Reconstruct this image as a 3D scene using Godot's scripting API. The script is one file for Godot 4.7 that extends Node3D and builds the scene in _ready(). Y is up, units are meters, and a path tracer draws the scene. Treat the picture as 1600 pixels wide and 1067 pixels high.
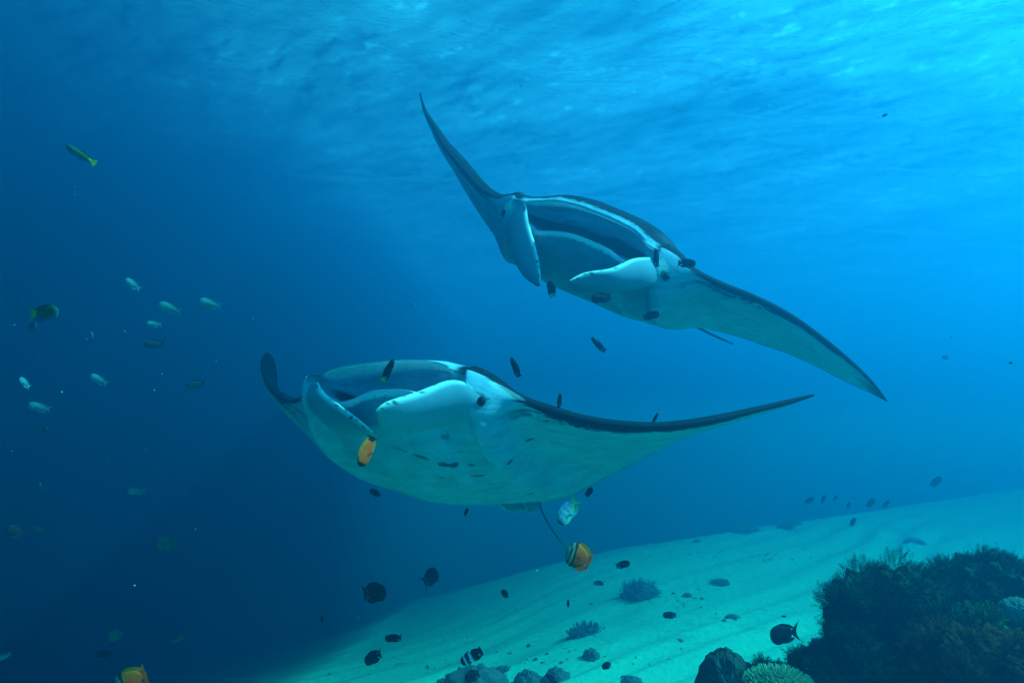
extends Node3D

const SURFACE_Y := 4.0

var rng := RandomNumberGenerator.new()
var coarse := FastNoiseLite.new()
var fine := FastNoiseLite.new()
var names := {}


func lin(r: float, g: float, b: float) -> Color:
	return Color(r, g, b).linear_to_srgb()


func sky_picture() -> ImageTexture:
	# the light that comes through open water from every direction: brightest overhead and towards the sun, fading to navy below
	var w := 2400
	var h := 1200
	var surface_ripples := FastNoiseLite.new()
	surface_ripples.seed = 17
	surface_ripples.frequency = 1.0
	surface_ripples.fractal_octaves = 5
	surface_ripples.domain_warp_enabled = true
	surface_ripples.domain_warp_amplitude = 0.5
	surface_ripples.domain_warp_frequency = 1.2
	var im := Image.create(w, h, false, Image.FORMAT_RGBF)
	var sun := SUN_AT.normalized()
	for j in h:
		var up := (0.5 - (j + 0.5) / h) * PI
		for i in w:
			var az := (i + 0.5) / w * TAU
			var d := Vector3(sin(az) * cos(up), sin(up), -cos(az) * cos(up))
			var c := Color(0.015, 0.34, 0.72)
			if d.y > 0.0:
				c = c.lerp(Color(0.025, 0.88, 1.10), smoothstep(0.0, 0.85, d.y))
			else:
				c = c.lerp(Color(0.006, 0.11, 0.20), smoothstep(0.0, 0.5, -d.y))
			var k := 0.85 * exp(-1.9 * (1.0 - d.dot(sun))) + 0.02
			if d.y > 0.02:
				var p := Vector2(d.x, d.z) / (d.y + 0.04)
				var a := p.x * 0.8 + p.y * 0.6
				var b := p.y * 0.8 - p.x * 0.6
				var soft := surface_ripples.get_noise_2d(a * 0.9, b * 1.6 + 40.0)
				var crisp := surface_ripples.get_noise_2d(a * 4.0, b * 10.0)
				var wisp := (1.0 - smoothstep(0.0, 0.10, absf(surface_ripples.get_noise_2d(a * 1.7 + 90.0, b * 5.5)))) * smoothstep(-0.15, 0.25, surface_ripples.get_noise_2d(a * 0.8 - 30.0, b * 1.1))
				var glint := smoothstep(0.34, 0.5, surface_ripples.get_noise_2d(a * 7.0 - 60.0, b * 16.0)) * smoothstep(-0.05, 0.3, soft)
				var n := 1.0 + 1.0 * soft + 0.65 * crisp - 0.75 * wisp + 1.2 * glint  # sea surface ripples and glints painted into the sky brightness
				k *= lerp(1.0, clampf(n, 0.15, 2.6), smoothstep(0.02, 0.2, d.y))
			im.set_pixel(i, j, Color(c.r * k, c.g * k, c.b * k))
	return ImageTexture.create_from_image(im)


func set_stage() -> void:
	var cam := Camera3D.new()
	cam.name = "camera"
	cam.fov = 55.0
	cam.near = 0.05
	cam.far = 400.0
	cam.rotation_degrees = Vector3(3.0, 0.0, 0.0)
	add_child(cam)
	cam.current = true
	var we := WorldEnvironment.new()
	we.name = "water_light"
	var e := Environment.new()
	e.background_mode = Environment.BG_SKY
	var sk := Sky.new()
	var pm := PanoramaSkyMaterial.new()
	pm.panorama = sky_picture()
	sk.sky_material = pm
	e.sky = sk
	e.background_energy_multiplier = SKY_E
	e.tonemap_mode = Environment.TONE_MAPPER_LINEAR
	e.tonemap_exposure = EXPO
	e.volumetric_fog_enabled = true
	e.volumetric_fog_density = FOG_D
	e.volumetric_fog_albedo = lin(0.001, 0.39, 0.95)
	e.volumetric_fog_anisotropy = FOG_G
	e.volumetric_fog_length = 200.0
	e.sdfgi_enabled = true
	e.ssao_enabled = true
	e.ssil_enabled = true
	we.environment = e
	add_child(we)
	var sun := DirectionalLight3D.new()
	sun.name = "sun"
	sun.light_color = lin(0.125, 0.97, 0.97)
	sun.light_energy = 1.15
	sun.light_angular_distance = 3.0
	sun.shadow_enabled = true
	add_child(sun)
	sun.look_at_from_position(SUN_AT, Vector3.ZERO)

const SKY_E := 0.60
const EXPO := 3.65
const FOG_D := 0.070
const FOG_G := 0.45
const SUN_AT := Vector3(0.76, 0.68, -0.08)


func numbered(called: String) -> String:
	var n: int = names.get(called, 0)
	names[called] = n + 1
	return called if n == 0 else "%s_%03d" % [called, n]


func tag(o: Node, label: String, category := "", group := "", kind := "") -> void:
	if label:
		o.set_meta("label", label)
	if category:
		o.set_meta("category", category)
	if group:
		o.set_meta("group", group)
	if kind:
		o.set_meta("kind", kind)


func thing(called: String, where: Vector3, label: String, category: String, group := "") -> Node3D:
	var o := Node3D.new()
	o.name = numbered(called)
	add_child(o, true)
	o.position = where
	tag(o, label, category, group)
	return o


func put(called: String, m: Mesh, mat: Material, parent: Node = self) -> MeshInstance3D:
	var o := MeshInstance3D.new()
	o.name = numbered(called) if parent == self else called
	o.mesh = m
	o.material_override = null
	for k in m.get_surface_count():
		if m is PrimitiveMesh:
			m.material = mat
		else:
			m.surface_set_material(k, mat)
	parent.add_child(o, true)
	return o


func at(px: float, py: float, depth: float) -> Vector3:
	# a place in the water, `depth` metres in front of where the picture was taken
	var f := 533.5 / tan(deg_to_rad(27.5))
	var v := Vector3((px - 800.0) / f, (533.5 - py) / f, -1.0) * depth
	return Basis(Vector3.RIGHT, deg_to_rad(3.0)) * v


func sheet(grid: Array, cols: Array = [], closed_u := false, wrap := Vector2.ONE) -> ArrayMesh:
	# rows of points -> a smooth mesh with uv
	var st := SurfaceTool.new()
	st.begin(Mesh.PRIMITIVE_TRIANGLES)
	st.set_smooth_group(0)
	var nr := grid.size()
	var nc: int = grid[0].size()
	for r in nr:
		for c in nc:
			st.set_uv(Vector2(float(r) / (nr - 1), float(c) / (nc - 1)) * wrap)
			if cols.size():
				st.set_color(cols[r][c])
			st.add_vertex(grid[r][c])
	for r in nr - 1:
		for c in nc - 1:
			var a := r * nc + c
			var b := a + nc
			st.add_index(a); st.add_index(b); st.add_index(a + 1)
			st.add_index(a + 1); st.add_index(b); st.add_index(b + 1)
	st.generate_normals()
	return st.commit()


func plain(c: Color, rough := 0.8, spec := 0.4) -> StandardMaterial3D:
	var m := StandardMaterial3D.new()
	m.albedo_color = c
	m.roughness = rough
	m.metallic_specular = spec
	return m


func sand_height(x: float, z: float) -> float:
	var along := x * 0.84 - z * 0.54
	var s := -x * 0.54 - z * 0.84
	# a flat bank on the right whose shoulder falls away to the left and ahead
	var firm := 1.0 / (1.0 + exp((8.5 - along) / 1.5))
	var over := (s - 6.0 - 5.5 * firm + 0.12 * maxf(0.0, along - 15.0)) / 1.5
	var bank := -3.75 - (0.31 + 0.08 * firm) * 1.5 * (over if over > 20.0 else log(1.0 + exp(over)))
	bank += 0.30 * coarse.get_noise_2d(along * 1.2, s * 3.0)
	var warp := 1.6 * coarse.get_noise_2d(along * 3.0 + 50.0, s * 6.0)
	var strength := 0.5 + 0.5 * coarse.get_noise_2d(along * 4.0 - 90.0, s * 7.0 + 30.0)
	bank += 0.085 * strength * sin((s + warp) * TAU / 0.95)
	bank += 0.008 * sin((s * 1.03 + along * 0.12 + warp * 1.7) * TAU / 0.37)
	bank += 0.055 * fine.get_noise_2d(along * 2.5 + 300.0, s * 26.0)
	bank += 0.012 * fine.get_noise_2d(x * 4.0, z * 4.0)
	return bank


func spaced(lo: float, hi: float, mid: float, n: int, p: float) -> PackedFloat32Array:
	var a := PackedFloat32Array()
	for i in n:
		var t := 2.0 * i / (n - 1) - 1.0
		var k := signf(t) * pow(absf(t), p)
		a.append(mid + (k * (hi - mid) if k > 0.0 else -k * (lo - mid)))
	return a


func make_sand() -> void:
	var xs := spaced(-70.0, 70.0, 3.0, 420, 2.2)
	var zs := spaced(-85.0, 14.0, -8.0, 420, 2.2)
	var g := []
	for z in zs:
		var row := PackedVector3Array()
		for x in xs:
			row.append(Vector3(x, sand_height(x, z), z))
		g.append(row)
	var m := StandardMaterial3D.new()
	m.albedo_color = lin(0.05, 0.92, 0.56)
	m.roughness = 1.0
	m.metallic_specular = 0.1
	var nz := NoiseTexture2D.new()
	nz.width = 1024
	nz.height = 1024
	nz.seamless = true
	var fn := FastNoiseLite.new()
	fn.seed = 5
	fn.frequency = 0.03
	fn.fractal_octaves = 5
	nz.noise = fn
	var ramp := Gradient.new()
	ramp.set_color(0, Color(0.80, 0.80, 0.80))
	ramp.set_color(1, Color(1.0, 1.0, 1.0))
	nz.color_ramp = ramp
	m.albedo_texture = nz
	m.uv1_triplanar = true
	m.uv1_world_triplanar = true
	m.uv1_scale = Vector3.ONE * 0.31
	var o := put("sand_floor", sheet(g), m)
	tag(o, "pale rippled sand sea floor sloping away into deeper water", "sand", "", "structure")


func make_surface() -> void:
	var xs := spaced(-80.0, 80.0, 4.0, 460, 1.9)
	var zs := spaced(-95.0, 14.0, -14.0, 460, 1.7)
	var g := []
	for z in zs:
		var row := PackedVector3Array()
		for x in xs:
			row.append(Vector3(x, SURFACE_Y + wave(x, z), z))
		g.append(row)
	var m := StandardMaterial3D.new()
	m.albedo_color = Color(1, 1, 1, 0.002)
	m.transparency = BaseMaterial3D.TRANSPARENCY_ALPHA
	m.roughness = 0.06
	m.metallic_specular = 0.5
	m.cull_mode = BaseMaterial3D.CULL_DISABLED
	var nz := NoiseTexture2D.new()
	nz.width = 1024
	nz.height = 1024
	nz.seamless = true
	nz.as_normal_map = true
	nz.bump_strength = 8.0
	var fn := FastNoiseLite.new()
	fn.seed = 9
	fn.noise_type = FastNoiseLite.TYPE_SIMPLEX_SMOOTH
	fn.fractal_type = FastNoiseLite.FRACTAL_RIDGED
	fn.frequency = 0.012
	fn.fractal_octaves = 5
	fn.domain_warp_enabled = true
	fn.domain_warp_amplitude = 40.0
	fn.domain_warp_frequency = 0.01
	nz.noise = fn
	m.normal_enabled = true
	m.normal_texture = nz
	m.normal_scale = 1.3
	m.uv1_triplanar = true
	m.uv1_world_triplanar = true
	m.uv1_scale = Vector3(0.13, 0.13, 0.23)
	var o := put("water_surface", sheet(g), m)
	tag(o, "rippled blue underside of the sea surface overhead", "water", "", "structure")


func wave(x: float, z: float) -> float:
	var w := 0.0
	var p := Vector2(x, z)
	var q := p + Vector2(coarse.get_noise_2d(x * 4.0, z * 4.0), coarse.get_noise_2d(x * 4.0 + 70.0, z * 4.0)) * 1.2
	w += 0.15 * sin(q.dot(Vector2(0.35, 0.94)) * TAU / 5.2)
	w += 0.08 * sin(q.dot(Vector2(-0.28, 0.96)) * TAU / 3.1 + 1.3)
	w += 0.22 * coarse.get_noise_2d(x * 8.0, z * 14.0)
	w += 0.16 * absf(fine.get_noise_2d(x * 3.0 + z * 1.0, z * 7.0))
	w += 0.10 * fine.get_noise_2d(x * 7.0 - z * 2.0, z * 15.0)
	w += 0.05 * absf(fine.get_noise_2d(x * 16.0, z * 30.0))
	return w



func make_left_darkener() -> void:
	# added absorbing volume that darkens the water on the left
	var f := FogVolume.new()
	f.name = "left_darkener"
	f.shape = RenderingServer.FOG_VOLUME_SHAPE_BOX
	f.size = Vector3(66.0, 62.0, 92.0)
	f.position = Vector3(-3.8 - 33.0, -26.3, -44.0)
	var m := FogMaterial.new()
	m.density = DARKENER_D
	m.albedo = lin(0.0, 0.03, 0.20)
	f.material = m
	add_child(f)
	tag(f, "added absorbing volume darkening the deep water on the left", "water", "", "structure")

const DARKENER_D := 0.22


func make_added_haze() -> void:
	# added volume that fades the far sand and brightens the water above
	var f := FogVolume.new()
	f.name = "added_haze"
	f.shape = RenderingServer.FOG_VOLUME_SHAPE_BOX
	f.size = Vector3(64.0, 13.0, 60.0)
	f.position = Vector3(-3.0 + 32.0, -0.9 - 6.5, -11.0 - 30.0)
	var m := FogMaterial.new()
	m.density = 0.05
	m.albedo = lin(0.001, 0.66, 0.95)
	f.material = m
	add_child(f)
	tag(f, "added haze volume that fades and brightens the far slope", "haze", "", "stuff")


const LOWER_AT := Vector3(-0.254, -0.362, -4.024)
const LOWER_RIBS := [  # upper lip or leading edge, lower lip, trailing edge, [thickness above, below, depth of the mouth, rounding]
	[Vector3(-1.890, 0.569, -1.693), Vector3(-1.890, 0.569, -1.693), Vector3(-1.882, 0.564, -1.703), 0.003, 0.003, 0, 0.002],
	[Vector3(-1.890, 0.511, -1.595), Vector3(-1.890, 0.511, -1.595), Vector3(-1.828, 0.513, -1.695), 0.008, 0.006, 0, 0.004],
	[Vector3(-1.850, 0.432, -1.479), Vector3(-1.850, 0.432, -1.479), Vector3(-1.800, 0.391, -1.702), 0.012, 0.01, 0, 0.006],
	[Vector3(-1.753, 0.358, -1.283), Vector3(-1.753, 0.358, -1.283), Vector3(-1.771, 0.224, -1.691), 0.018, 0.015, 0, 0.01],
	[Vector3(-1.572, 0.271, -0.937), Vector3(-1.572, 0.271, -0.937), Vector3(-1.577, -0.010, -1.553), 0.03, 0.025, 0, 0.014],
	[Vector3(-1.309, 0.215, -0.439), Vector3(-1.309, 0.215, -0.439), Vector3(-1.194, -0.211, -1.313), 0.05, 0.05, 0, 0.018],
	[Vector3(-1.057, 0.201, 0.061), Vector3(-1.057, 0.201, 0.061), Vector3(-0.800, -0.389, -1.162), 0.08, 0.09, 0, 0.022],
	[Vector3(-0.884, 0.253, 0.394), Vector3(-0.870, 0.175, 0.390), Vector3(-0.490, -0.513, -1.108), 0.1, 0.14, 0, 0.035],
	[Vector3(-0.839, 0.315, 0.517), Vector3(-0.819, 0.210, 0.532), Vector3(-0.289, -0.559, -1.091), 0.1, 0.18, 0, 0.05],
	[Vector3(-0.747, 0.336, 0.598), Vector3(-0.722, 0.273, 0.615), Vector3(-0.117, -0.596, -1.103), 0.09, 0.22, 0.06, 0.02],
	[Vector3(-0.677, 0.362, 0.660), Vector3(-0.639, 0.252, 0.674), Vector3(0.006, -0.615, -1.104), 0.09, 0.25, 0.24, 0.03],
	[Vector3(-0.555, 0.385, 0.731), Vector3(-0.513, 0.272, 0.835), Vector3(0.130, -0.618, -1.094), 0.09, 0.27, 0.32, 0.03],
	[Vector3(-0.422, 0.398, 0.802), Vector3(-0.397, 0.312, 0.958), Vector3(0.254, -0.615, -1.074), 0.09, 0.28, 0.36, 0.03],
	[Vector3(-0.301, 0.405, 0.862), Vector3(-0.286, 0.324, 1.028), Vector3(0.376, -0.604, -1.043), 0.09, 0.28, 0.36, 0.03],
	[Vector3(-0.185, 0.403, 0.922), Vector3(-0.192, 0.319, 1.068), Vector3(0.472, -0.591, -1.002), 0.09, 0.27, 0.3, 0.03],
	[Vector3(-0.099, 0.389, 0.962), Vector3(-0.104, 0.293, 1.057), Vector3(0.551, -0.572, -0.951), 0.13, 0.25, 0.2, 0.03],
	[Vector3(-0.030, 0.365, 0.990), Vector3(-0.031, 0.254, 1.005), Vector3(0.635, -0.546, -0.910), 0.15, 0.22, 0.06, 0.03],
	[Vector3(0.047, 0.342, 0.999), Vector3(0.072, 0.219, 1.013), Vector3(0.707, -0.515, -0.868), 0.14, 0.18, 0, 0.05],
	[Vector3(0.130, 0.315, 0.988), Vector3(0.142, 0.206, 0.992), Vector3(0.769, -0.475, -0.826), 0.11, 0.16, 0, 0.045],
	[Vector3(0.224, 0.276, 0.966), Vector3(0.227, 0.223, 0.963), Vector3(0.832, -0.427, -0.763), 0.05, 0.12, 0, 0.032],
	[Vector3(0.319, 0.234, 0.964), Vector3(0.319, 0.234, 0.964), Vector3(0.893, -0.381, -0.701), 0.045, 0.09, 0, 0.026],
	[Vector3(0.432, 0.199, 0.962), Vector3(0.432, 0.199, 0.962), Vector3(0.957, -0.335, -0.638), 0.04, 0.07, 0, 0.024],
	[Vector3(0.566, 0.160, 0.960), Vector3(0.566, 0.160, 0.960), Vector3(1.042, -0.274, -0.555), 0.035, 0.055, 0, 0.022],
	[Vector3(0.731, 0.133, 0.948), Vector3(0.731, 0.133, 0.948), Vector3(1.166, -0.188, -0.460), 0.03, 0.045, 0, 0.02],
	[Vector3(0.915, 0.122, 0.928), Vector3(0.915, 0.122, 0.928), Vector3(1.289, -0.097, -0.336), 0.025, 0.035, 0, 0.018],
	[Vector3(1.106, 0.134, 0.888), Vector3(1.106, 0.134, 0.888), Vector3(1.445, 0.008, -0.180), 0.02, 0.025, 0, 0.016],
	[Vector3(1.315, 0.164, 0.810), Vector3(1.315, 0.164, 0.810), Vector3(1.604, 0.097, 0.005), 0.015, 0.018, 0, 0.013],
	[Vector3(1.550, 0.204, 0.692), Vector3(1.550, 0.204, 0.692), Vector3(1.740, 0.171, 0.229), 0.01, 0.012, 0, 0.01],
	[Vector3(1.718, 0.234, 0.603), Vector3(1.718, 0.234, 0.603), Vector3(1.815, 0.223, 0.392), 0.007, 0.008, 0, 0.006],
	[Vector3(1.866, 0.260, 0.514), Vector3(1.866, 0.260, 0.514), Vector3(1.878, 0.259, 0.494), 0.003, 0.003, 0, 0.002],
]
const LOWER_FINS := [
	[[Vector3(0.084, 0.321, 1.028), Vector3(-0.028, 0.342, 1.069), Vector3(-0.161, 0.291, 1.187), Vector3(-0.263, 0.256, 1.285), Vector3(-0.307, 0.223, 1.313)], [Vector3(0.189, 0.189, 0.991), Vector3(0.084, 0.161, 1.010), Vector3(-0.064, 0.136, 0.999), Vector3(-0.225, 0.123, 1.088), Vector3(-0.323, 0.138, 1.169)]],
	[[Vector3(-0.752, 0.329, 0.618), Vector3(-0.681, 0.270, 0.735), Vector3(-0.562, 0.219, 0.893), Vector3(-0.458, 0.169, 1.010), Vector3(-0.360, 0.114, 1.107)], [Vector3(-0.872, 0.276, 0.455), Vector3(-0.815, 0.182, 0.510), Vector3(-0.677, 0.097, 0.646), Vector3(-0.527, 0.066, 0.805), Vector3(-0.396, 0.087, 0.966)]],
]
const LOWER_TAIL := [Vector3(0.456, -0.526, -0.959), Vector3(0.477, -0.656, -1.016), Vector3(0.583, -0.860, -1.167), Vector3(0.694, -1.019, -1.305)]
const UPPER_AT := Vector3(0.634, 0.873, -5.161)
const UPPER_RIBS := [  # upper lip or leading edge, lower lip, trailing edge, [thickness above, below, depth of the mouth, rounding]
	[Vector3(-1.463, 1.670, -0.613), Vector3(-1.463, 1.670, -0.613), Vector3(-1.465, 1.668, -0.624), 0.003, 0.003, 0, 0.002],
	[Vector3(-1.401, 1.460, -0.504), Vector3(-1.401, 1.460, -0.504), Vector3(-1.429, 1.497, -0.622), 0.014, 0.006, 0, 0.006],
	[Vector3(-1.309, 1.259, -0.355), Vector3(-1.309, 1.259, -0.355), Vector3(-1.378, 1.380, -0.729), 0.034, 0.01, 0, 0.012],
	[Vector3(-1.205, 1.047, -0.215), Vector3(-1.205, 1.047, -0.215), Vector3(-1.299, 1.226, -0.817), 0.058, 0.015, 0, 0.016],
	[Vector3(-1.039, 0.791, -0.009), Vector3(-1.039, 0.791, -0.009), Vector3(-1.191, 1.058, -0.876), 0.078, 0.025, 0, 0.02],
	[Vector3(-0.879, 0.557, 0.209), Vector3(-0.879, 0.557, 0.209), Vector3(-1.038, 0.821, -0.938), 0.075, 0.05, 0, 0.024],
	[Vector3(-0.762, 0.430, 0.383), Vector3(-0.762, 0.430, 0.383), Vector3(-0.828, 0.553, -0.992), 0.08, 0.09, 0, 0.03],
	[Vector3(-0.699, 0.385, 0.481), Vector3(-0.708, 0.302, 0.476), Vector3(-0.604, 0.426, -1.029), 0.09, 0.14, 0, 0.04],
	[Vector3(-0.634, 0.351, 0.589), Vector3(-0.657, 0.195, 0.591), Vector3(-0.359, 0.302, -1.056), 0.12, 0.2, 0, 0.05],
	[Vector3(-0.537, 0.305, 0.677), Vector3(-0.555, 0.186, 0.671), Vector3(-0.114, 0.192, -1.061), 0.14, 0.24, 0.08, 0.03],
	[Vector3(-0.463, 0.295, 0.716), Vector3(-0.470, 0.123, 0.788), Vector3(0.128, 0.079, -1.047), 0.17, 0.27, 0.28, 0.022],
	[Vector3(-0.349, 0.272, 0.785), Vector3(-0.359, 0.096, 0.926), Vector3(0.369, -0.040, -1.033), 0.2, 0.29, 0.34, 0.03],
	[Vector3(-0.215, 0.229, 0.833), Vector3(-0.233, 0.061, 1.005), Vector3(0.576, -0.146, -1.009), 0.22, 0.3, 0.37, 0.03],
	[Vector3(-0.084, 0.169, 0.870), Vector3(-0.108, 0.002, 1.052), Vector3(0.753, -0.239, -0.994), 0.22, 0.3, 0.37, 0.03],
	[Vector3(0.045, 0.102, 0.907), Vector3(-0.003, -0.057, 1.079), Vector3(0.898, -0.313, -0.978), 0.22, 0.29, 0.32, 0.03],
	[Vector3(0.143, 0.042, 0.923), Vector3(0.096, -0.126, 1.035), Vector3(0.968, -0.356, -0.900), 0.21, 0.26, 0.22, 0.03],
	[Vector3(0.222, -0.033, 0.940), Vector3(0.206, -0.194, 0.951), Vector3(1.017, -0.392, -0.822), 0.19, 0.23, 0.08, 0.03],
	[Vector3(0.322, -0.087, 0.937), Vector3(0.284, -0.248, 0.948), Vector3(1.052, -0.421, -0.743), 0.14, 0.19, 0, 0.05],
	[Vector3(0.410, -0.121, 0.915), Vector3(0.391, -0.260, 0.918), Vector3(1.087, -0.445, -0.664), 0.1, 0.15, 0, 0.045],
	[Vector3(0.507, -0.172, 0.892), Vector3(0.499, -0.231, 0.889), Vector3(1.131, -0.473, -0.586), 0.06, 0.12, 0, 0.032],
	[Vector3(0.608, -0.218, 0.860), Vector3(0.608, -0.218, 0.860), Vector3(1.212, -0.499, -0.527), 0.05, 0.09, 0, 0.026],
	[Vector3(0.770, -0.281, 0.826), Vector3(0.770, -0.281, 0.826), Vector3(1.340, -0.548, -0.449), 0.045, 0.07, 0, 0.024],
	[Vector3(1.005, -0.355, 0.762), Vector3(1.005, -0.355, 0.762), Vector3(1.486, -0.620, -0.333), 0.04, 0.055, 0, 0.022],
	[Vector3(1.254, -0.455, 0.677), Vector3(1.254, -0.455, 0.677), Vector3(1.641, -0.699, -0.197), 0.035, 0.045, 0, 0.02],
	[Vector3(1.520, -0.598, 0.569), Vector3(1.520, -0.598, 0.569), Vector3(1.811, -0.810, -0.063), 0.028, 0.035, 0, 0.018],
	[Vector3(1.822, -0.774, 0.410), Vector3(1.822, -0.774, 0.410), Vector3(2.004, -0.931, 0.031), 0.02, 0.022, 0, 0.014],
	[Vector3(2.062, -0.924, 0.252), Vector3(2.062, -0.924, 0.252), Vector3(2.136, -1.005, 0.088), 0.012, 0.012, 0, 0.009],
	[Vector3(2.247, -1.068, 0.114), Vector3(2.247, -1.068, 0.114), Vector3(2.253, -1.068, 0.094), 0.003, 0.003, 0, 0.002],
]
const UPPER_FINS := [
	[[Vector3(-0.537, 0.316, 0.687), Vector3(-0.518, 0.144, 0.809), Vector3(-0.480, -0.031, 0.930), Vector3(-0.458, -0.169, 1.003), Vector3(-0.453, -0.306, 1.065)], [Vector3(-0.662, 0.268, 0.555), Vector3(-0.647, 0.058, 0.704), Vector3(-0.621, -0.095, 0.816), Vector3(-0.559, -0.228, 0.929), Vector3(-0.472, -0.308, 1.025)]],
	[[Vector3(0.320, -0.098, 0.906), Vector3(0.130, -0.137, 1.074), Vector3(-0.035, -0.224, 1.230), Vector3(-0.201, -0.266, 1.328), Vector3(-0.305, -0.325, 1.395)], [Vector3(0.405, -0.260, 0.858), Vector3(0.235, -0.303, 0.986), Vector3(0.076, -0.337, 1.024), Vector3(-0.119, -0.350, 1.123), Vector3(-0.277, -0.330, 1.244)]],
]
const UPPER_TAIL := [Vector3(0.930, -0.323, -0.938), Vector3(1.205, -0.390, -1.322), Vector3(1.520, -0.461, -1.726), Vector3(1.806, -0.518, -2.080)]

const TOP_ROWS := 26
const MOUTH_ROWS := 26
const WHITE_SKIN := Color(0.17, 0.42, 0.53)
const DARK_SKIN := Color(0.007, 0.015, 0.024)


func spline(a: Array, t: float) -> Variant:
	# Catmull-Rom through the entries of a; t runs from 0 to a.size() - 1
	var i := clampi(int(t), 0, a.size() - 2)
	var k := t - i
	var p0 = a[maxi(i - 1, 0)]
	var p1 = a[i]
	var p2 = a[i + 1]
	var p3 = a[mini(i + 2, a.size() - 1)]
	return p1 + (p2 - p0) * (0.5 * k) + (p0 * 2.0 - p1 * 5.0 + p2 * 4.0 - p3) * (0.5 * k * k) + (p1 * 3.0 - p0 - p2 * 3.0 + p3) * (0.5 * k * k * k)


func column(ribs: Array, n: int) -> Array:
	var a := []
	for r in ribs:
		a.append(r[n])
	return a


func manta_grid(ribs: Array, steps: int) -> Array:
	var c := []
	for n in 7:
		c.append(column(ribs, n))
	var count := (ribs.size() - 1) * steps + 1
	var grid := []
	for i in count:
		var t := float(i) / steps
		var ul: Vector3 = spline(c[0], t)
		var ll: Vector3 = spline(c[1], t)
		var te: Vector3 = spline(c[2], t)
		var tt: float = maxf(spline(c[3], t), 0.002)
		var tb: float = maxf(spline(c[4], t), 0.002)
		var md: float = maxf(spline(c[5], t), 0.0)
		var nose: float = maxf(spline(c[6], t), 0.0015)
		var le := (ul + ll) * 0.5
		var t0 := maxf(t - 0.5, 0.0)
		var t1 := minf(t + 0.5, ribs.size() - 1.0)
		var across: Vector3 = (spline(c[0], t1) + spline(c[2], t1) * 0.6 - spline(c[0], t0) - spline(c[2], t0) * 0.6)
		var back := te - le
		var n := across.cross(back).normalized()
		if n == Vector3.ZERO:
			n = Vector3.UP
		var fwd := -back.normalized()
		var rim := nose if md <= 0.0 else minf(nose, 0.03)
		if ul.distance_to(ll) > 0.02:
			n = n.lerp((ul - ll).normalized(), 0.0)
		var top := ul + n * rim
		var low := ll - n * rim
		var row := PackedVector3Array()
		for j in TOP_ROWS:
			var k := pow(1.0 - float(j) / TOP_ROWS, 1.7)
			var s := pow(k, 0.6) * pow(1.0 - k, 1.1) / 0.332
			row.append(top.lerp(te, k) + n * (tt * s + 0.002))
		for j in MOUTH_ROWS + 1:
			var w := float(j) / MOUTH_ROWS
			var p := top.lerp(low, w)
			if md > 0.0:
				var open := clampf(md / 0.2, 0.0, 1.0)
				var lipw := minf(w, 1.0 - w)
				p -= fwd * md * (pow(sin(PI * w), 0.75))
				p += fwd * (0.03 * exp(-pow((lipw - 0.05) / 0.05, 2.0)) + nose * sin(PI * w) * (1.0 - open))
				p += n * 0.22 * md * sin(TAU * w) * (1.0 if w < 0.5 else 0.5)
			else:
				p = (top + low) * 0.5 + (top - low) * 0.5 * cos(PI * w) + fwd * nose * 1.2 * sin(PI * w)
			row.append(p)
		for j in TOP_ROWS:
			var k := pow(float(j + 1) / TOP_ROWS, 1.7)
			var s := pow(k, 0.62) * pow(1.0 - k, 1.25) / 0.303
			row.append(low.lerp(te, k) - n * (tb * s + 0.002))
		grid.append(row)
	return grid


func nearest_on(grid: Array, base: Vector3, px: float, py: float, lo := 0) -> Vector2i:
	# the grid point that lies on that line of sight and is nearest to us
	var ray := at(px, py, 1.0).normalized()
	var best := INF
	var hit := Vector2i.ZERO
	for i in grid.size():
		for j in range(lo, grid[i].size()):
			var p: Vector3 = grid[i][j] + base
			var along := p.dot(ray)
			var off := (p - ray * along).length() / along
			var cost := off + 0.0012 * along
			if cost < best:
				best = cost
				hit = Vector2i(i, j)
	return hit


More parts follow.
